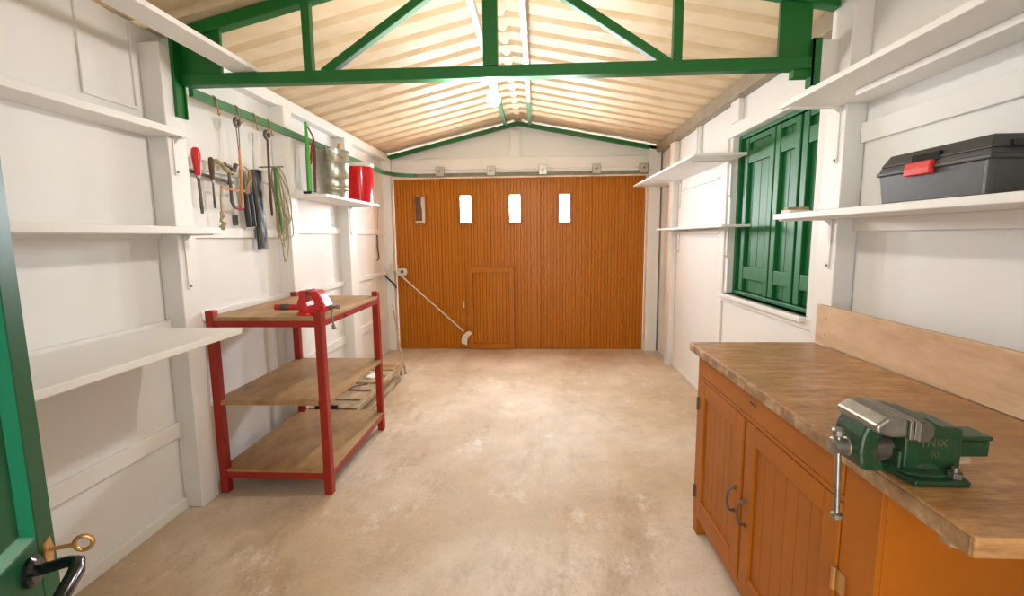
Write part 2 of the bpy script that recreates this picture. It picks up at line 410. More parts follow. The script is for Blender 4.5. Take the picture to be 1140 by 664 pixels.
for i, h in enumerate(holes):
    f = MB(); t = .012
    f.box(h[0]-t, h[0], 5.500, 5.545, hz0-t, hz1+t); f.box(h[1], h[1]+t, 5.500, 5.545, hz0-t, hz1+t)
    f.box(h[0], h[1], 5.500, 5.545, hz0-t, hz0); f.box(h[0], h[1], 5.500, 5.545, hz1, hz1+t)
    fr = f.build('door_window', 'garage', gd, .002)
    B(h[0], h[1], 5.533, 5.537, hz0, hz1).build('pane', 'glass', fr)
    if i == 0:
        MB().prism([(h[0]+.004, hz0+.03), (h[0]+.078, hz0+.028), (h[0]+.080, hz0+.15), (h[0]+.070, hz0+.22), (h[0]+.072, hz1-.004), (h[0]+.004, hz1-.003)], 5.524, 5.528).build('cardboard_cover', 'cardboard', fr)
        B(h[0], h[1], 5.528, 5.531, hz0, hz1).build('card_sheet', 'paper', fr)
# wicket door
wk = MB(); fx0, fx1 = -.800, -.268
wk.box(fx0, fx0+.055, 5.484, 5.532, .01, .971); wk.box(fx1-.055, fx1, 5.484, 5.532, .01, .971)
wk.box(fx0+.055, fx1-.055, 5.484, 5.532, .01, .07); wk.box(fx0+.055, fx1-.055, 5.484, 5.532, .915, .971)
wd = wk.build('wicket_door', 'garage', gd, .003)
wk = MB(); n_ = 11; w = (fx1-fx0-.11)/n_
for i in range(n_): wk.box(fx0+.055+i*w+.0012, fx0+.055+(i+1)*w-.0012, 5.508, 5.532, .07, .915)
wk.build('board_panel', 'garage', wd, .002)
MB().tube([(-.775, 5.486, .545), (-.775, 5.465, .545), (-.745, 5.465, .545)], .006).build('latch_knob', 'steel', wd)
B(-.868, -.852, 5.498, 5.512, .50, .575).build('keeper_plate', 'paper', gd)
B(-.806, -.800, 5.492, 5.512, .29, .40).build('edge_plate', 'steel', gd)

# sliding-door track: along the left wall, round the corner, above the door
tr = thing('sliding_door_track', 'green steel track running along the left wall and curving above the orange garage door', 'track', (-.2, 5.43, 2.03))
pts = [(-1.645, 2.294, 2.020), (-1.645, 4.70, 2.020)]
for i in range(9):
    a = math.pi*(1-i/16.); pts.append((-1.35+.295*math.cos(a), 5.07+.37*math.sin(a), 2.020-.003*(i/8)))

mb = MB()
prev = None; rr = []
for i, p in enumerate(pts):
    d = (Vector(pts[min(i+1, len(pts)-1)])-Vector(pts[max(i-1, 0)])).normalized(); sd = Vector((d.y, -d.x, 0)).normalized()
    P = Vector(p); rr.append([mb.bm.verts.new(P+sd*a+Vector((0, 0, b))) for a, b in [(-.012, -.02), (.012, -.02), (.012, .02), (-.012, .02)]])
for i in range(len(rr)-1):
    for j in range(4): mb.bm.faces.new((rr[i][j], rr[i][(j+1) % 4], rr[i+1][(j+1) % 4], rr[i+1][j]))
mb.bm.faces.new(rr[0]); mb.bm.faces.new(rr[-1][::-1])
mb.build('rail', 'green_rail', tr)
B(-1.352, 1.22, 5.428, 5.452, 1.998, 2.036).build('lintel_rail', 'olive', tr)
for x in (-1.085, -.508, .07, .66, 1.175):
    z = 2.058+.003*(x > 0)
    m_ = MB(); m_.box(x-.044, x+.044, 5.408, 5.424, z-.055, z+.05); m_.box(x-.044, x-.036, 5.424, 5.50, z-.02, z+.05); m_.box(x+.036, x+.044, 5.424, 5.50, z-.02, z+.05); m_.box(x-.036, x+.036, 5.424, 5.50, z+.042, z+.05)
    hb = m_.build('hanger_bracket', 'galv', tr, .003)
    m_ = MB(); m_.cyl((x, 5.408, z), (x, 5.398, z), .010, n=6); m_.build('bolt', 'dark_steel', hb)

# ------------------------------------------------------------------ roof truss
YT = 2.24
ts = thing('roof_truss', 'green steel roof truss spanning the room below the cream corrugated roof', 'truss', (-.21, YT, 2.03))
B(-1.645, 1.205, YT-.005, YT+.05, 2.032, 2.084).build('bottom_chord', 'green', ts, .004)
for sgn, xe in ((-1, XL+.08), (1, XR-.09)):
    MB().prism([(xe, roof_z(xe)-.006), (XC, roof_z(XC)-.006), (XC, roof_z(XC)-.060), (xe, roof_z(xe)-.060)], YT-.005, YT+.05).build('top_chord', 'green', ts, .004)
B(-.238, -.172, YT-.01, YT+.045, 2.084, 2.58).build('king_post', 'green', ts, .004)
B(-1.062, -1.024, YT, YT+.04, 2.084, 2.385).build('web_post', 'green', ts, .003)
B(.600, .640, YT, YT+.04, 2.084, 2.41).build('web_post', 'green', ts, .003)
MB().bar((-.975, YT+.02, 2.075), (-.24, YT+.02, 2.555), .04, .038, (0, 0, 1)).build('diagonal_brace', 'green', ts, .003)
MB().bar((.585, YT+.02, 2.075), (-.17, YT+.02, 2.56), .04, .038, (0, 0, 1)).build('diagonal_brace', 'green', ts, .003)
MB().prism([(-1.645, 2.084), (-1.460, 2.084), (-1.455, 2.30), (-1.645, 2.255)], YT+.012, YT+.03).build('gusset_plate', 'green', ts)
MB().prism([(1.055, 2.084), (1.19, 2.084), (1.19, 2.35), (1.055, 2.37)], YT+.012, YT+.03).build('gusset_plate', 'green', ts)
m_ = B(-1.659, -1.653, 2.195, 2.262, 1.885, 2.235); m_.box(-1.653, -1.644, 2.195, 2.200, 1.885, 2.235); m_.box(-1.653, -1.644, 2.257, 2.262, 1.885, 2.235)
m_.build('wall_cleat', 'green', ts)
m_ = B(1.19, 1.225, YT-.012, YT-.005, 1.96, 2.155); m_.box(1.19, 1.197, YT-.012, YT+.04, 1.96, 2.155); pass
B(1.225, 1.30, YT, YT+.04, 1.97, 2.15).build('packing_block', 'white_wood', ts)
m_.build('wall_cleat', 'green', ts)
m_ = B(1.12, 1.20, YT+.005, YT+.045, 2.0, 2.032); m_.build('corner_bolt_plate', 'green', ts)

# plank resting on the truss chord
pk = B(-1.40, -1.285, YN+.01, 2.262, 2.086, 2.106)
tag(pk.build('plank', 'white_wood', None, .002), 'long white painted plank resting on the left end of the green truss', 'plank')

# hanging lit bulb
bl = thing('hanging_bulb', 'lit bare light bulb hanging below the middle of the green truss', 'light bulb', (-.200, 2.32, 1.93))
MB().lathe([(.004, 0), (.018, .003), (.028, .014), (.0315, .030), (.029, .046), (.020, .062), (.0135, .076), (.013, .088)], (-.200, 2.32, 1.93), 28).build('bulb_glass', 'bulb', bl, smooth=True)
MB().lathe([(.015, .084), (.018, .088), (.018, .115), (.012, .128), (.006, .132)], (-.200, 2.32, 1.93), 24).build('socket', 'bulb_cap', bl, smooth=True)
MB().tube([(-.200, 2.32, 2.058), (-.200, 2.318, 2.075), (-.205, 2.312, 2.10), (-.215, 2.30, 2.12), (-.222, 2.30, 2.36), (-.215, 2.30, 2.50)], .004, 8).build('flex', 'cord', bl)


# ------------------------------------------------------------------ wall shelves
def bracket(root, xw, xo, y, z, drop=.2, hor=None):
    # pressed steel L bracket: upright on the wall side, arm under the board
    s = 1 if xo > xw else -1; m_ = MB()
    m_.box(*sorted((xw, xw+s*.006)), y-.012, y+.012, z-drop, z)
    m_.box(*sorted((xw, xo)), y-.012, y+.012, z-.006, z)
    r = .03
    m_.prism([(xw+s*.005, z-r), (xw+s*.005, z-.005), (xw+s*r, z-.005)], y-.004, y+.004)
    b_ = m_.build('bracket', 'white_wood', root, .001)
    q = MB(); q.cyl((xw+s*.006, y, z-drop+.015), (xw+s*.009, y, z-drop+.015), .006, n=8); q.build('screw', 'dark_steel', b_)
def shelf(label, x0, x1, y0, y1, zb, zt, brk=(), grp='white wall shelves', mat='white_wood', xw=None, drop=.2, bx=None, ext=None):
    r = thing('wall_shelf', label, 'shelf', ((x0+x1)/2, (y0+y1)/2, zb), group=grp)
    B(x0, x1, y0, y1, zb, zt).build('board', mat, r, .003)
    for y in brk: bracket(r, xw, bx, y, zb, drop)
    return r
def lshelf(label, xw, xo, xp, y0, y1, yp, zb, zt, yb, drop):
    # board notched round the wall post it runs past
    r = thing('wall_shelf', label, 'shelf', ((xw+xo)/2, (y0+yp)/2, zb), group='white wall shelves')
    MB().prism([(xw, y0), (xo, y0), (xo, yp), (xp, yp), (xp, y1), (xw, y1)], zb, zt, 'z').build('board', 'white_wood', r, .003)
    bracket(r, xp, xp+(xo-xp)*.92, yb, zb, drop)
    return r
lshelf('highest white shelf on the left wall, near the open green door', XL, -1.605, -1.66, YN, 2.130, 2.19, 1.787, 1.818, 2.172, .17)
lshelf('short middle white shelf on the left wall, level with the hanging tools', XL+.001, -1.50, -1.66, YN, 2.131, 2.215, 1.347, 1.378, 2.185, .26)
shelf('lowest and deepest white shelf on the left wall, ending beside the red rack', XL+.03, -1.31, .2, 2.02, .905, .932)
shelf('small white shelf on the left wall carrying the zinc bucket and red tub', -1.659, -1.41, 3.19, 4.27, 1.601, 1.622, (4.22,), xw=-1.66, bx=-1.46, drop=.25)
lshelf('deep white shelf high on the right wall above the black tool box', XR, 1.06, 1.30, YN, 2.150, 2.225, 1.862, 1.884, 2.20, .24)
lshelf('long white shelf on the right wall carrying the black tool box', XR, 1.06, 1.30, YN, 2.151, 2.225, 1.385, 1.410, 2.20, .22)
struct('trim_%d' % k, B(XR-.18, XR-.15, YN, 1.95, 1.838, 1.861), 'white_wood', .003); k += 1
shelf('upper white shelf on the far right wall beside the garage door', 1.04, XR, 3.30, 5.32, 1.842, 1.860, (3.55, 4.75), xw=1.383, bx=1.1, drop=.26)
shelf('narrow lower white shelf on the far right wall, left of the shuttered window', 1.20, XR, 3.20, 4.93, 1.372, 1.388, (3.56, 4.75), xw=1.383, bx=1.25, drop=.22)

# ------------------------------------------------------------------ red steel rack
rk = thing('storage_rack', 'red steel rack with three brown wooden shelves standing along the left wall', 'rack', (-1.36, 2.70, 0))
RX0, RX1, RY0, RY1 = -1.657, -1.060, 2.262, 3.135
for x, y, sx, sy in ((RX0, RY0, 1, 1), (RX1, RY0, -1, 1), (RX0, RY1, 1, -1), (RX1, RY1, -1, -1)):
    a = .042; t = .004
    if y == RY0 or x == RX1 or True:
        lg = B(min(x, x+sx*a), max(x, x+sx*a), min(y, y+sy*a), max(y, y+sy*a), 0.003, .968)
    lg.build('leg', 'red', rk, .004)
for z0, z1 in ((.885, .918), (.085, .122)):
    for y in (RY0+.004, RY1-.034): B(RX0+.042, RX1-.042, y, y+.030, z0, z1).build('cross_rail', 'red', rk, .002)
    for x in (RX0+.004, RX1-.034): B(x, x+.030, RY0+.042, RY1-.042, z0, z1).build('side_rail', 'red', rk, .002)
def rshelf(z0, z1, dx=.0):
    c = .044
    mb = MB().prism([(RX0+c, RY0-dx), (RX1-c, RY0-dx), (RX1-c, RY0+c), (RX1+dx, RY0+c), (RX1+dx, RY1-c), (RX1-c, RY1-c), (RX1-c, RY1), (RX0+c, RY1), (RX0+c, RY1-c), (RX0, RY1-c), (RX0, RY0+c), (RX0+c, RY0+c)], z0, z1, 'z')
    return mb.build('shelf_board', 'board', rk, .002)
rshelf(.918, .938); rshelf(.483, .505, .003); rshelf(.122, .134)
for y in (2.55, 2.85): MB().cyl((RX1-.002, y, .90), (RX1+.003, y, .90), .007, n=10).build('bolt', 'dark_steel', rk)

# small red vise bolted on the near corner of the rack
rv = thing('bench_vise', 'small bright red vise on the near corner of the red rack', 'vise', (-1.16, 2.345, .938), group=None)
m_ = MB(); m_.lathe([(.055, 0), (.055, .012), (.040, .018), (.034, .03)], (-1.165, 2.345, .939), 24); m_.build('base', 'vise_red', rv, smooth=True)
# fixed body: egg-shaped casting with the rear jaw
egg = [(-1.200, .968), (-1.206, .988), (-1.203, 1.008), (-1.194, 1.028), (-1.194, 1.058), (-1.186, 1.064), (-1.158, 1.062), (-1.152, 1.05), (-1.158, 1.03), (-1.156, 1.006), (-1.150, .985), (-1.150, .957), (-1.165, .948), (-1.190, .950)]
MB().prism(egg, 2.305, 2.385).build('fixed_jaw', 'vise_red', rv, .008)
mj = [(-1.142, 1.063), (-1.100, 1.063), (-1.085, 1.045), (-1.068, 1.015), (-1.055, .985), (-1.058, .962), (-1.080, .945), (-1.100, .946), (-1.148, .950), (-1.148, .985), (-1.115, .990), (-1.112, 1.000), (-1.118, 1.020), (-1.132, 1.034), (-1.146, 1.040)]
MB().prism(mj, 2.300, 2.392).build('moving_jaw', 'vise_red', rv, .007)
MB().prism([(-1.150, 1.040), (-1.146, 1.066), (-1.152, 1.066), (-1.156, 1.040)], 2.298, 2.392).build('jaw_plate', 'dark_steel', rv, .001)
m_ = MB().cyl((-1.195, 2.345, .975), (-1.338, 2.345, .975), .0155, n=20); m_.build('slide_tube', 'vise_red', rv, .002)
MB().cyl((-1.262, 2.345, .975), (-1.308, 2.345, .975), .0165, n=20).build('worn_band', 'dark_steel', rv)
MB().cyl((-1.060, 2.345, .975), (-1.035, 2.345, .975), .011).cyl((-1.036, 2.345, .975), (-1.012, 2.345, .976), .008).cyl((-1.014, 2.345, .976), (-1.004, 2.345, .976), .012).build('screw', 'steel', rv, .001)
hd = MB().tube([(-1.045, 2.345, .972), (-1.036, 2.33, .93), (-1.026, 2.318, .885)], .0045, 10).build('handle', 'steel', rv, smooth=True)
MB().cyl((-1.028, 2.32, .892), (-1.022, 2.314, .866), .008, .011, 12).build('handle_knob', 'steel', hd, .002)

# ------------------------------------------------------------------ cabinet bench on the right
cb = thing('workbench_cabinet', 'orange-brown painted cabinet bench with two doors under a worn wooden worktop, on the right', 'cabinet', (.95, 1.5, 0))
CX0, CX1, CY0, CY1 = .700, 1.195, .945, 2.050
B(CX0+.012, CX1, CY0+.012, CY1, .085, .812).build('body', 'orange', cb, .002)
f = MB()
f.box(CX0, CX0+.012, CY0, 1.060, .085, .812); f.box(CX0, CX0+.012, 2.022, CY1, .085, .812)
f.box(CX0, CX0+.012, 1.060, 2.022, .708, .722); f.box(CX0, CX0+.012, 1.060, 2.022, .085, .118); f.box(CX0+.002, CX0+.012, 1.560, 1.578, .118, .708)
f.build('face_frame', 'orange', cb, .002)
B(CX0+.012, CX1, CY0, CY0+.012, .085, .812).build('end_panel', 'orange', cb, .001)
dr = B(CX0-.003, CX0+.014, 1.064, 2.018, .726, .810).build('drawer', 'orange', cb, .0025)
MB().box(CX0-.0045, CX0-.002, 1.50, 1.545, .772, .778).build('keyhole_slot', 'black', dr)
def cdoor(y0, y1, hy, hinge_y):
    z0, z1 = .120, .706; t = .062; x0 = CX0-.004; x1 = CX0+.014
    f = MB(); f.box(x0, x1, y0, y0+t, z0, z1); f.box(x0, x1, y1-t, y1, z0, z1); f.box(x0, x1, y0+t, y1-t, z0, z0+t); f.box(x0, x1, y0+t, y1-t, z1-t, z1)
    o = f.build('door', 'orange', cb, .0025)
    f = MB(); nb = 6; w = (y1-y0-2*t)/nb
    for i in range(nb): f.box(x0+.009, x1, y0+t+i*w+.001, y0+t+(i+1)*w-.001, z0+t, z1-t)
    f.build('board_panel', 'orange', o, .0015)
    pts = []
    for i in range(13):
        a = math.pi*i/12; pts.append((x0-.004-.024*math.sin(a)**.6 if 0 < i < 12 else x0-.001, hy, .393+.043*math.cos(a)))
    h = MB().tube(pts, .0042, 10)
    for z in (.350, .436): h.lathe([(.008, -.003), (.006, .002)], (x0, hy, z), 12, 'x')
    h.build('handle', 'dark_steel', o, smooth=True)
    for z in (.20, .60) if hinge_y > 1.5 else (.22, .52):
        g = MB().cyl((x0-.003, hinge_y, z-.028), (x0-.003, hinge_y, z+.028), .006, n=10)
        if hinge_y < 1.5: g.box(x0-.001, x0+.003, hinge_y-.034, hinge_y-.006, z-.026, z+.026)
        g.build('hinge', 'brass' if hinge_y < 1.5 else 'dark_steel', o)
cdoor(1.580, 2.018, 1.618, 2.020); cdoor(1.064, 1.556, 1.530, 1.062)
for x, y in ((CX0, CY0), (CX0, CY1-.05), (CX1-.05, CY0), (CX1-.05, CY1-.05)): B(x+.002, x+.05, y+.002, y+.048, 0.002, .085).build('foot', 'orange', cb, .003)
wt = MB().prism([(.680, .722), (1.215, .722), (1.215, 2.112), (.680, 2.112)], .813, .850, 'z').build('worktop', 'worktop', cb, .004)
B(.676, .680, .726, 2.108, .815, .846).build('worn_front_edge', 'worktop_edge', wt, .0015)
MB().prism([(.690, .796), (.690, .813), (.712, .813), (.712, .800), (.704, .793)], .775, .80).build('wooden_block', 'oldwood', cb, .002)
bb = B(1.216, 1.234, .55, 2.115, .851, 1.018).build('backboard', 'ply', None, .002)
for z in (.895, .965):
    q = MB().cyl((1.2155, 2.045, z), (1.217, 2.045, z), .0035, n=10).build('nail_head', 'dark_steel', bb)
tag(bb, 'pale plywood backboard standing behind the worn wooden worktop against the right wall', 'board')

# ------------------------------------------------------------------ green vise on the worktop
gv = thing('bench_vise', 'large old dark green vise with a steel screw bar on the worn worktop', 'vise', (.745, .955, .850))
def V(*p): return p
YC = .955
# base
m_ = MB().lathe([(.068, 0), (.070, .006), (.066, .014), (.050, .020), (.045, .030)], (.750, YC, .8505), 36)
m_.prism([(.700, YC-.085), (.80, YC-.085), (.815, YC-.03), (.815, YC+.03), (.80, YC+.085), (.700, YC+.085), (.690, YC)], .8505, .862, 'z')
m_.build('swivel_base', 'vise_green', gv, .003)
for y in (YC-.066, YC+.066):
    q = MB().cyl((.785, y, .862), (.785, y, .873), .0125, n=6).cyl((.785, y, .873), (.785, y, .882), .0065, n=10); q.build('bolt', 'steel', gv, .001)
# static body
body = [(.706, .868), (.812, .868), (.812, .944), (.806, .950), (.775, .952), (.755, .962), (.745, .968), (.706, .968)]
MB().prism(body, YC-.045, YC+.045).build('fixed_body', 'vise_green', gv, .006)
MB().prism([(.700, .856), (.812, .856), (.800, .872), (.715, .900), (.700, .90)], YC-.040, YC+.040).build('body_foot', 'vise_green', gv, .004)
MB().prism([(.706, .930), (.726, .932), (.738, .943), (.738, .962), (.728, .972), (.706, .972)], YC-.073, YC+.05).build('fixed_jaw', 'dark_steel', gv, .005)
MB().prism([(.699, .938), (.706, .938), (.706, .975), (.699, .975)], YC-.075, YC+.052).build('jaw_plate', 'steel', gv, .0008)
MB().prism([(.690, .938), (.6965, .938), (.6965, .975), (.690, .975)], YC-.075, YC+.052).build('jaw_plate', 'steel', gv, .0008)
# moving jaw: arched casting
sx = lambda x: .70+(x-.70)*.80
mv = [(.690, .938), (.690, .974), (.668, .976), (.640, .972), (.622, .955), (.610, .928), (.606, .900), (.610, .872), (.622, .858), (.655, .858), (.668, .862), (.668, .876), (.655, .884), (.650, .900), (.652, .918), (.662, .932), (.676, .938)]
MB().prism([(sx(a_), b_) for a_, b_ in mv], YC-.042, YC+.042).build('moving_jaw', 'vise_green', gv, .006)
MB().prism([(.690, .940), (.690, .9745), (.676, .981), (.652, .978), (.632, .962), (.634, .948), (.664, .940)], YC-.071, YC+.05).build('jaw_top', 'steel', gv, .005)
MB().cyl((.650, YC, .893), (.706, YC, .893), .024, n=24).build('guide_tube', 'dark_steel', gv, .002)
MB().cyl((.655, YC, .868), (.706, YC, .868), .011, n=16).build('guide_bar', 'dark_steel', gv, .002)
# slide at the tail
m_ = MB(); m_.box(.812, .884, YC-.028, YC+.028, .917, .926); m_.box(.812, .878, YC-.028, YC-.020, .885, .917); m_.box(.812, .878, YC+.020, YC+.028, .885, .917)
m_.build('slide_channel', 'vise_green', gv, .003)
MB().cyl((.812, YC, .900), (.878, YC, .900), .017, n=20).build('slide_core', 'dark_steel', gv, .002)
MB().box(.815, .850, YC-.024, YC+.024, .868, .884).build('worn_slide_foot', 'oldwood', gv, .002)
# screw head and tommy bar
MB().lathe([(.014, -.032), (.0165, -.030), (.0165, -.006), (.019, -.004), (.021, .004)], (.629, YC, .893), 28, 'x').build('screw_head', 'steel', gv, smooth=True)
hb = MB().cyl((.609, YC-.001, .917), (.607, YC-.018, .754), .0058, n=16).build('tommy_bar', 'steel', gv, smooth=True)
MB().lathe([(.0058, 0), (.011, .002), (.011, .010), (.006, .013)], (.607, YC-.018, .746), 16).build('end_cap', 'steel', hb)
MB().lathe([(.006, 0), (.0115, .004), (.0115, .014), (.008, .018)], (.609, YC, .912), 16).build('end_cap', 'steel', hb)
def text(s_, loc, size, mat, parent, rot, name='raised_lettering'):
    cu = bpy.data.curves.new(name, 'FONT'); cu.body = s_; cu.size = size; cu.extrude = .0008; cu.align_x = 'CENTER'; cu.align_y = 'CENTER'
    tmp = bpy.data.objects.new('tmp', cu); COL.objects.link(tmp)
    dg = bpy.context.evaluated_depsgraph_get(); me = bpy.data.meshes.new_from_object(tmp.evaluated_get(dg))
    bpy.data.objects.remove(tmp)
    me.transform(Matrix.Translation(Vector(loc)) @ rot.to_4x4()); me.transform(WM[parent.name].inverted())
    o = bpy.data.objects.new(name, me); COL.objects.link(o); o.parent = parent; me.materials.clear(); me.materials.append(M[mat]); return o
RX90 = Matrix.Rotation(math.radians(90), 3, 'X')
text('TNIX', (.758, YC-.0455, .920), .022, 'relief', gv, RX90)
text('70', (.762, YC-.0455, .895), .016, 'relief', gv, RX90)

# ------------------------------------------------------------------ tool box
tb = thing('tool_box', 'dark grey plastic tool box with a red latch on the right wall shelf', 'tool box', (1.20, 1.42, 1.4105))
z0 = 1.4105
def frustum(mb, b, t, za, zb):
    vs = [(b[0], b[2], za), (b[1], b[2], za), (b[1], b[3], za), (b[0], b[3], za), (t[0], t[2], zb), (t[1], t[2], zb), (t[1], t[3], zb), (t[0], t[3], zb)]
    mb.verts(vs, [(3, 2, 1, 0), (4, 5, 6, 7), (0, 1, 5, 4), (1, 2, 6, 5), (2, 3, 7, 6), (3, 0, 4, 7)]); return mb
frustum(MB(), (1.088, 1.325, 1.232, 1.590), (1.080, 1.333, 1.224, 1.598), z0, 1.497).build('tray_body', 'box_grey', tb, .004)
m_ = B(1.074, 1.339, 1.218, 1.604, 1.495, 1.507); frustum(m_, (1.078, 1.335, 1.222, 1.600), (1.083, 1.330, 1.227, 1.595), 1.507, 1.522); frustum(m_, (1.081, 1.332, 1.225, 1.597), (1.098, 1.315, 1.240, 1.580), 1.522, 1.556)
lid = m_.build('lid', 'box_lid', tb, .003)
B(1.120, 1.30, 1.27, 1.55, 1.556, 1.559).build('lid_panel', 'box_lid', lid, .002)
B(1.080, 1.10, 1.375, 1.470, 1.516, 1.540).build('latch_recess', 'black_gloss', lid)
lt = MB().prism([(1.066, 1.482), (1.064, 1.500), (1.068, 1.519), (1.080, 1.519), (1.080, 1.482)], 1.385, 1.478).build('latch', 'latch_red', tb, .003)
B(1.0635, 1.067, 1.415, 1.445, 1.499, 1.502).build('latch_rib', 'latch_red', lt)
B(1.118, 1.20, 1.212, 1.222, 1.523, 1.537).build('end_slot', 'black', lid)
B(1.074, 1.092, 1.219, 1.232, 1.411, 1.495).build('corner_rib', 'box_grey', tb, .003)
# small offcuts at the end of the same shelf
def offcut(label, y, x, z, rz, sx, sy, sz, mat='oldwood'):
    o = MB().box(-sx/2, sx/2, -sy/2, sy/2, 0, sz).build('wood_offcut', mat, None, .002); o.location = (x, y, z); o.rotation_euler = (0, 0, rz)
    tag(o, label, 'wood scrap')
offcut('lower pale wood offcut at the far end of the tool box shelf', 2.165, 1.125, 1.4105, .25, .10, .055, .014, 'white_wood')
offcut('upper brown wood offcut resting on the pale one at the shelf end', 2.17, 1.13, 1.425, -.1, .085, .045, .012)

# ------------------------------------------------------------------ open green entrance door (left foreground)
RZ = math.atan2(-.907, .42)
ed = thing('entrance_door', 'open green panelled entrance door with black lever handle at the left edge', 'door', (-.693, .600, .006), RZ)
LW, LH = .90, 2.02; zo = .006
m_ = MB(); s0 = .042
pz = [(.918, 1.98-.12)]
m_.box(0, s0, -.040, 0, 0, LH); m_.box(LW-.09, LW, -.040, 0, 0, LH); m_.box(s0, LW-.09, -.040, 0, 1.90, LH); m_.box(s0, LW-.09, -.040, 0, .70, .918); m_.box(s0, LW-.09, -.040, 0, 0, .14)
m_.build('door_leaf', 'door_green', ed, .002, local=True)
for za, zb in ((.918, 1.90), (.14, .70)):
    B(s0+.009, LW-.099, -.032, -.012, za+.009, zb-.009).build('panel', 'door_green', ed, local=True)
    q = MB(); g = .011
    q.prism([(s0, -.030), (s0, -.001), (s0+g, -.012)], za, zb, 'z'); q.prism([(LW-.09, -.030), (LW-.09, -.001), (LW-.09-g, -.012)], za, zb, 'z')
    q.prism([(-.030, za), (-.001, za), (-.012, za+g)], s0, LW-.09, 'x'); q.prism([(-.030, zb), (-.001, zb), (-.012, zb-g)], s0, LW-.09, 'x')
    q.build('molding', 'door_green_lit', ed, local=True)
hz = .884; ht = .066
hn = MB().lathe([(.020, 0), (.020, .005), (.016, .009)], (ht, 0, hz), 28, 'y').build('handle_rose', 'black_gloss', ed, local=True, smooth=True)
MB().tube([(ht, .008, hz), (ht, .040, hz+.004), (ht+.006, .052, hz+.004), (ht+.022, .056, hz), (ht+.10, .056, hz-.012), (ht+.115, .054, hz-.014)], [.0075, .0075, .0085, .0095, .009, .007], 16).build('lever', 'black_gloss', ed, local=True, smooth=True)
MB().prism([(.016, .868), (.030, .866), (.036, .884), (.030, .902), (.018, .905), (.012, .886)], 0, .003, 'y').build('escutcheon', 'brass', ed, local=True)
ky = MB().cyl((.024, .002, .888), (.024, .030, .888), .003, n=10)
ky.ring((.024, .041, .888), .0105, .003, 'x', 20, 8).build('key', 'brass', ed, local=True, smooth=True)

# ------------------------------------------------------------------ bucket, tub, bow saw on the small shelf
bk = thing('zinc_bucket', 'shiny galvanised zinc bucket with a stick in it on the small left shelf', 'bucket', (-1.53, 3.60, 1.6225))
bx, by, bz = -1.53, 3.60, 1.6225
def rB(h): return .097+.027*h/.345
prof = [(.004, .002), (.094, .002), (.094, 0), (.098, .0), (.098, .010), (rB(.02), .02), (rB(.05), .05), (rB(.055)+.003, .056), (rB(.06), .062), (rB(.075), .075), (rB(.08)+.003, .081), (rB(.087), .088), (rB(.14), .14), (rB(.146)+.003, .146), (rB(.152), .152), (rB(.25), .25), (rB(.255)+.003, .256), (rB(.262), .262), (rB(.335), .335), (rB(.34)+.004, .339), (rB(.345)+.004, .346), (rB(.345)-.002, .348), (rB(.335)-.003, .335), (rB(.02)-.003, .02), (.004, .012)]
MB().lathe(prof, (bx, by, bz), 56, caps=False).build('pail', 'galv', bk, smooth=True)
for s_ in (-1, 1):
    MB().box(bx-.012, bx+.012, by+s_*.122-.004, by+s_*.122+.004, bz+.305, bz+.360).build('ear', 'galv', bk, .002)
pts = [(bx+.006+.11*math.sin(math.pi*i/16), by-.124*math.cos(math.pi*i/16), bz+.348-.07*math.sin(math.pi*i/16)) for i in range(17)]
MB().tube(pts, .003, 8).build('bail_handle', 'steel', bk, smooth=True)
st = MB().bar((-1.53, 3.600, 1.637), (-1.522, 3.715, 2.045), .022, .016).build('wooden_stick', 'orange_wood', None, .003)
tag(st, 'short wooden stick leaning out of the zinc bucket', 'stick')
tu = thing('plastic_tub', 'glossy red plastic tub with a white lid on the small left shelf', 'tub', (-1.53, 4.145, 1.6225))
MB().lathe([(.100, 0), (.104, .003), (.114, .22), (.116, .300), (.118, .301), (.118, .310)], (-1.53, 4.145, 1.6225), 56).build('tub_body', 'tub_red', tu, smooth=True)
MB().lathe([(.119, .303), (.122, .307), (.123, .333), (.116, .337), (.108, .333), (.104, .331)], (-1.53, 4.145, 1.6225), 56).build('lid', 'plastic_white', tu, smooth=True)
for s_ in (-1, 1): MB().cyl((-1.53, 4.145+s_*.114, 1.86), (-1.53, 4.145+s_*.126, 1.86), .014, n=14).build('handle_boss', 'tub_red', tu, .002)
bs = thing('bow_saw', 'bright green bow saw standing upright beside the zinc bucket', 'saw', (-1.57, 3.31, 1.6225))
MB().tube([(-1.57, 3.29, 1.640), (-1.57, 3.29, 1.86), (-1.57, 3.285, 2.108)], [.018, .015, .011], 16).build('tubular_frame', 'bright_green', bs, smooth=True)
MB().box(-1.60, -1.54, 3.25, 3.385, 1.6225, 1.645).build('end_clamp', 'black', bs, .004)
MB().tube([(-1.57, 3.283, 2.112), (-1.57, 3.33, 2.075), (-1.57, 3.385, 2.040), (-1.57, 3.400, 2.0), (-1.57, 3.395, 1.88), (-1.57, 3.37, 1.643)], [.005, .005, .006, .008, .010, .010], 10).build('upper_arm', 'brown_wood', bs, smooth=True)
MB().tube([(-1.57, 3.39, 2.0), (-1.57, 3.37, 1.97), (-1.57, 3.352, 1.92), (-1.57, 3.34, 1.87), (-1.57, 3.325, 1.84)], .009, 10).build('handle_grip', 'red', bs, smooth=True)

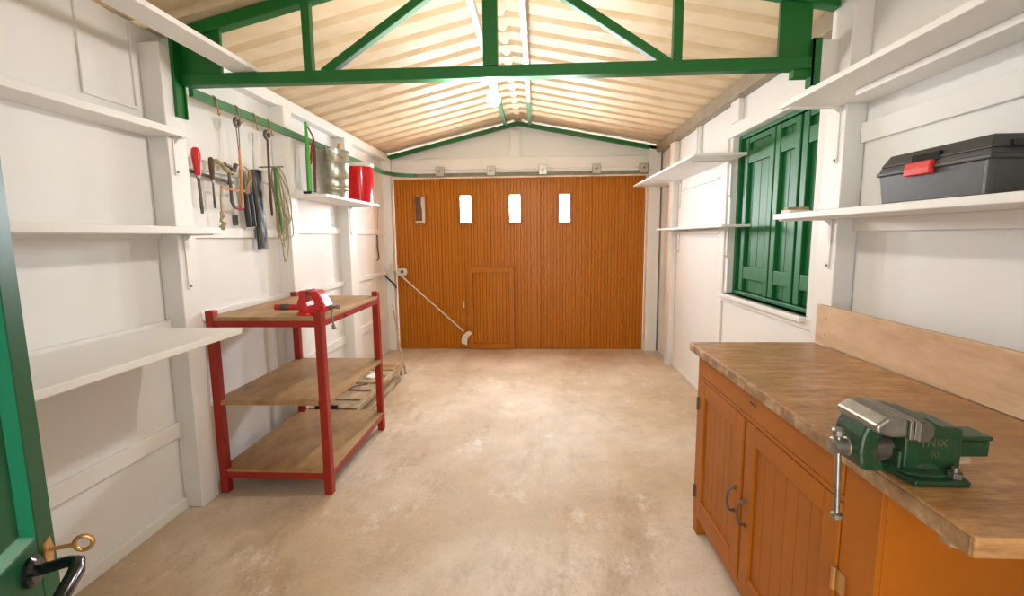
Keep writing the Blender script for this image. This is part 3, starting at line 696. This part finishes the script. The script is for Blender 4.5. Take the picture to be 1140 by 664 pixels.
# ------------------------------------------------------------------ tools on the left wall
XT = -1.715
hbar = MB().tube([(XL+.005, 2.27, 1.668), (XT, 2.29, 1.664), (XT, 2.47, 1.650), (XT, 2.66, 1.640), (XL+.005, 2.68, 1.640)], .009, 10).build('tool_rail', 'dark_steel', None, smooth=True)
tag(hbar, 'dark iron tool rail fixed to the left wall behind the red-handled file', 'rail')
GR = 'hand tools hanging on the left wall'
def file_tool(label, u0, u1, hl, r, hmat):
    p0, p1 = Vector(u0), Vector(u1); d = (p1-p0).normalized(); t = thing('file', label, 'hand tool', tuple(p0), group=GR)
    h1 = p0+d*hl
    MB().tube([p0, p0+d*.008, p0+d*hl*.25, p0+d*hl*.6, h1], [r*.45, r*.8, r, r*.85, r*.62], 20).build('handle', hmat, t, smooth=True)
    MB().tube([h1, h1+d*.014], [r*.5, r*.5], 12).build('ferrule', 'steel', t)
    MB().tube([h1+d*.014, p1-d*.04, p1-d*.038, p1], [r*.33, r*.36, r*.42, r*.3], 8).build('blade', 'dark_steel', t)
file_tool('red-handled file hanging leftmost on the left wall', (-1.69, 2.35, 1.777), (-1.7, 2.375, 1.454), .135, .022, 'vise_red')
file_tool('smaller brown-handled file hanging right of the red-handled file', (-1.69, 2.461, 1.747), (-1.7, 2.475, 1.486), .115, .015, 'brown_wood')
t = thing('hand_brace', 'old dark bent hand brace with a red grip hanging on the left wall', 'hand tool', (-1.7, 2.619, 1.7), group=GR)
MB().tube([(-1.7, 2.512, 1.737), (-1.7, 2.555, 1.729), (-1.69, 2.58, 1.695), (-1.69, 2.618, 1.69), (-1.69, 2.66, 1.706)], [.012, .011, .012, .011, .008], 12).build('crank', 'cord', t, smooth=True)
MB().tube([(-1.69, 2.601, 1.683), (-1.69, 2.607, 1.611), (-1.69, 2.605, 1.533), (-1.69, 2.624, 1.5)], .009, 12).build('shaft', 'dark_steel', t, smooth=True)
MB().tube([(-1.69, 2.624, 1.5), (-1.69, 2.664, 1.495), (-1.69, 2.699, 1.504)], [.008, .009, .014], 12).build('grip', 'red', t, smooth=True)
MB().tube([(-1.69, 2.569, 1.727), (-1.69, 2.614, 1.719)], .010, 10).tube([(-1.69, 2.625, 1.681), (-1.69, 2.672, 1.737)], [.009, .014], 10).tube([(-1.69, 2.621, 1.71), (-1.68, 2.644, 1.703)], [.009, .013], 10).build('jaws', 'dark_steel', t, smooth=True)
t = thing('hanging_clamp', 'thin orange wooden bar with a hanging chain and clamp on the left wall', 'hand tool', (-1.68, 2.597, 1.591), group=GR)
MB().tube([(-1.66, 2.478, 1.598), (-1.66, 2.567, 1.592), (-1.67, 2.696, 1.595)], .006, 10).build('bar', 'orange_wood', t, smooth=True)
c_ = MB()
MB().tube([(-1.66, 2.478, 1.598), (-1.66, 2.466, 1.532), (-1.67, 2.479, 1.463)], .004, 8).build('chain', 'cord', t, smooth=True)
MB().tube([(-1.67, 2.479, 1.467), (-1.67, 2.487, 1.444), (-1.67, 2.469, 1.42), (-1.67, 2.497, 1.407), (-1.67, 2.472, 1.382)], [.009, .011, .007, .012, .016], 10).build('clamp_jaw', 'cord', t, smooth=True)
# sticks hung by rings from S hooks on the green rail
def hook(label, px, y, z, r=.022):
    x = -1.630; pts = [(x-.028, y-.004, z+.010), (x-.024, y, z+.030), (x-.012, y, z+.036), (x, y, z+.028), (x+.003, y, z), (x+.004, y+.006, z-.03), (x+.004, y+.004, z-.055), (x+.012, y, z-.062), (x+.02, y-.004, z-.052)]
    o = MB().tube(pts, .0032, 8).build('wire_hook', 'brass', None, smooth=True); tag(o, label, 'hook', 'wire hooks on the green track')
hook('copper wire hook on the green track, nearest the truss', 0, 2.45, 2.012)
hook('copper wire hook on the green track holding the first ringed stick', 0, 2.630, 2.012)
hook('empty copper wire hook on the green track between the two ringed sticks', 0, 2.79, 2.012)
hook('copper wire hook on the green track holding the second ringed stick', 0, 2.945, 2.012)
t = thing('ringed_stick', 'long thin orange stick hung by a metal ring and wires, in front of the brace', 'hand tool', (-1.624, 2.602, 1.948), group=GR)
MB().ring((-1.624, 2.602, 1.951), .020, .009, 'x', 24, 10).build('ring', 'dark_steel', t, smooth=True)
MB().tube([(-1.624, 2.594, 1.923), (-1.62, 2.593, 1.81)], .0025, 6).tube([(-1.624, 2.615, 1.928), (-1.62, 2.605, 1.812)], .0025, 6).build('wire_pair', 'dark_steel', t)
MB().tube([(-1.62, 2.598, 1.82), (-1.62, 2.598, 1.672), (-1.62, 2.587, 1.497)], [.006, .0085, .008], 10).build('stick', 'orange_wood', t, smooth=True)
t = thing('ringed_stick', 'long brown stick hung by a metal ring, left of the coiled cord', 'hand tool', (-1.624, 2.892, 1.944), group=GR)
MB().ring((-1.624, 2.892, 1.944), .021, .010, 'x', 24, 10).build('ring', 'dark_steel', t, smooth=True)
MB().tube([(-1.624, 2.898, 1.917), (-1.63, 2.899, 1.737), (-1.64, 2.913, 1.604), (-1.66, 2.951, 1.469)], [.008, .008, .009, .007], 10).build('stick', 'brown_wood', t, smooth=True)
# shears with black handles
t = thing('garden_shears', 'pair of long black-handled shears with orange jaws hanging on the left wall', 'hand tool', (-1.7, 2.78, 1.541), group=GR)
for a, b in (((273.5,196), (277.5,253)), ((278.5,196), (283,252))):
    pass
MB().tube([(-1.7, 2.757, 1.596), (-1.7, 2.757, 1.503), (-1.7, 2.765, 1.393)], [.014, .016, .015], 12).build('handle', 'black', t, smooth=True)
MB().tube([(-1.69, 2.776, 1.598), (-1.69, 2.79, 1.505), (-1.69, 2.798, 1.397)], [.014, .016, .015], 12).build('handle', 'black', t, smooth=True)
MB().tube([(-1.7, 2.751, 1.585), (-1.7, 2.756, 1.688), (-1.7, 2.744, 1.727)], [.016, .014, .004], 10).build('blade', 'dark_steel', t, smooth=True)
MB().tube([(-1.69, 2.77, 1.587), (-1.69, 2.758, 1.627), (-1.69, 2.799, 1.673), (-1.69, 2.788, 1.723), (-1.69, 2.747, 1.738)], [.010, .008, .006, .006, .004], 10).build('blade', 'orange_wood', t, smooth=True)
# black strap
t = MB().prism([((2.842, 1.736)), ((2.942, 1.744)), ((2.930, 1.623)), ((2.957, 1.262)), ((2.853, 1.261)), ((2.844, 1.545))], -1.712, -1.690, 'x') if False else None
pt = [(-1.7, 2.842, 1.736), (-1.7, 2.942, 1.744), (-1.7, 2.93, 1.623), (-1.7, 2.944, 1.469), (-1.7, 2.957, 1.262), (-1.7, 2.853, 1.261), (-1.7, 2.853, 1.438), (-1.7, 2.844, 1.615)]
sp = thing('rubber_strap', 'long flat black rubber strap hanging right of the black-handled shears', 'strap', (-1.7, 2.889, 1.742), group=GR)
MB().prism([(p[1], p[2]) for p in pt], -1.712, -1.700, 'x').build('strap', 'black', sp, .002)
pr = [(-1.69, 2.843, 1.73), (-1.69, 2.863, 1.53), (-1.69, 2.886, 1.269)]
MB().tube([(-1.699, p[1], p[2]) for p in pr], .010, 8).build('ridge', 'dark_steel', sp, smooth=True)
MB().cyl((XL+.002, 2.889, 1.737+.004), (-1.69, 2.889, 1.737+.004), .004, n=8).build('nail', 'steel', sp)
# coiled cord on a nail, green webbing
cc = thing('cord_coil', 'loosely coiled beige cord hanging from a nail on the left wall', 'cord', (-1.7, 3.141, 1.799), group=GR)
random.seed(3)
loops = MB()
A = Vector((-1.645, 3.006, 1.774))
for k_, (wy, hz_, off) in enumerate(((.07, .46, .05), (.10, .38, .07), (.06, .60, .05), (.08, .34, .12), (.05, .50, .00), (.11, .44, .08))):
    pts = []
    for i in range(33):
        a = 2*math.pi*i/32
        y = A.y+off*(1-math.cos(a))/2+wy*math.sin(a)*(.55+.2*(1-math.cos(a))); z = A.z-hz_*(1-math.cos(a))/2
        pts.append((A.x+.006*k_-.012+.008*math.sin(3*a+k_), y, z))
    loops.tube(pts, .0036, 6, caps=False)
loops.build('cord', 'cord', cc, smooth=True)
MB().cyl((XL+.002, A.y, A.z), (A.x+.05, A.y, A.z), .004, n=8).build('nail', 'dark_steel', cc)
gw = MB().tube([(-1.622, 2.963, 1.762), (-1.62, 2.955, 1.69), (-1.62, 2.955, 1.569), (-1.62, 2.98, 1.442), (-1.62, 2.978, 1.346)], [.015, .012, .010, .008, .004], 10).build('green_webbing', 'strap_green', None, smooth=True)
tag(gw, 'green webbing strap hanging in front of the coiled beige cord', 'strap', GR)
# little wall bits
tag(MB().box(XL+.0, XL+.018, 2.695, 2.695+.03, 1.433-.03, 1.433+.03).build('wall_clip', 'dark_steel', None, .003), 'small dark clip on the left wall below the brace', 'clip')
t = thing('rusty_hook', 'small rusty iron hook with a wire on the left wall near the far corner', 'hook', (-1.74, 5.156, 1.218))
MB().tube([(-1.745, 5.175, 1.354), (-1.74, 5.156, 1.218), (-1.735, 5.17, 1.099), (-1.73, 5.093, 1.083)], .008, 8).build('hook', 'dark_steel', t, smooth=True)
MB().tube([(-1.745, 5.247, 1.659), (-1.745, 5.175, 1.354)], .0025, 6).build('wire', 'cord', t)

# ------------------------------------------------------------------ garage-door lever, lock box
lv = thing('door_locking_bar', 'thin pale diagonal locking bar running down across the orange garage door', 'bar', (-.85, 5.48, .06))
MB().tube([(-1.672, 5.41, .985), (-1.25, 5.455, .585), (-.86, 5.465, .225)], .009, 10).build('bar', 'paper', lv, smooth=True)
cres = []  # thin crescent
for i in range(9): a = math.radians(95+i*12); cres.append((-.775+.115*math.cos(a), .105+.125*math.sin(a)))
for i in range(9): a = math.radians(191-i*11); cres.append((-.745+.10*math.cos(a)*.8, .082+.115*math.sin(a)))
MB().prism(cres, 5.462, 5.472).build('crescent_plate', 'paper', lv, .002)
MB().tube([(-.86, 5.475, .07), (-.84, 5.475, .045), (-.80, 5.475, .045)], .007, 8).build('foot_catch', 'steel', lv)
MB().box(-1.700, -1.655, 5.405, 5.44, .90, 1.03).build('wall_plate', 'paper', lv, .003)
lb = thing('lock_box', 'small rounded white lock box on the left edge of the orange garage door', 'lock', (-1.57, 5.47, .88))
m_ = MB().prism([(-1.640, .888), (-1.535, .888), (-1.515, .900), (-1.510, .925), (-1.515, .958), (-1.535, .970), (-1.640, .965)], 5.455, 5.508); m_.build('case', 'paper', lb, .006)
MB().cyl((-1.565, 5.455, .932), (-1.565, 5.449, .932), .018, n=18).build('keyhole', 'brown_wood', lb)
cu = MB().tube([(-1.735, 5.35, .895), (-1.70, 5.40, .84), (-1.655, 5.425, .79), (-1.63, 5.43, .74)], .010, 8).build('black_cable', 'black', None, smooth=True)
tag(cu, 'short black curved cable in the left corner beside the lock box', 'cable')

# ------------------------------------------------------------------ low old wooden frame on the floor behind the rack
lf = thing('wooden_floor_frame', 'low old pale wooden frame with planks lying on the floor behind the red rack', 'frame', (-1.47, 3.80, 0))
B(-1.325, -1.285, 3.20, 4.44, .085, .120).build('side_rail', 'oldwood', lf, .003)
B(-1.70, -1.66, 3.20, 4.44, .085, .120).build('side_rail', 'oldwood', lf, .003)
B(-1.300, -1.265, 3.25, 4.25, .004, .035).build('ground_runner', 'oldwood', lf, .003)
for y in (3.28, 3.85, 4.41):
    for x in (-1.312, -1.688): MB().tube([(x, y, 0.004), (x, y, .09)], .012, 8).build('foot', 'oldwood', lf)
for y, w_, z in ((3.24, .10, .0), (3.42, .16, .004), (3.66, .09, .0), (3.84, .13, .003), (4.05, .10, .0)):
    B(-1.655, -1.330, y, y+w_, .092+z, .110+z).build('plank', 'oldwood', lf, .003)
B(-1.655, -1.33, 4.25, 4.42, .092, .106).build('end_plank', 'board', lf, .002)
MB().tube([(-1.58, 3.19, .130), (-1.42, 3.19, .132)], .016, 14).build('dark_roller', 'black', lf, .003)
MB().tube([(-1.60, 3.5, .125), (-1.52, 3.56, .13), (-1.46, 3.70, .128), (-1.40, 3.74, .126)], .005, 8).build('rusty_rod', 'brown_wood', lf)
pp = MB().prism([(-1.50, 3.95), (-1.42, 3.92), (-1.38, 4.05), (-1.47, 4.10)], .1145, .126, 'z').build('crumpled_paper', 'white', None, .004)
tag(pp, 'scrap of white paper lying on the old wooden floor frame', 'paper')
tag(MB().tube([(-1.285, 4.47, .003), (-1.378, 4.6, 0.262), (-1.523, 5.0, 0.388), (-1.672, 5.38, 0.55)], [.011, .010, .006, .005], 8).build('thin_pole', 'oldwood', None, smooth=True), 'thin pale pole leaning in the left corner beyond the wooden frame', 'pole')
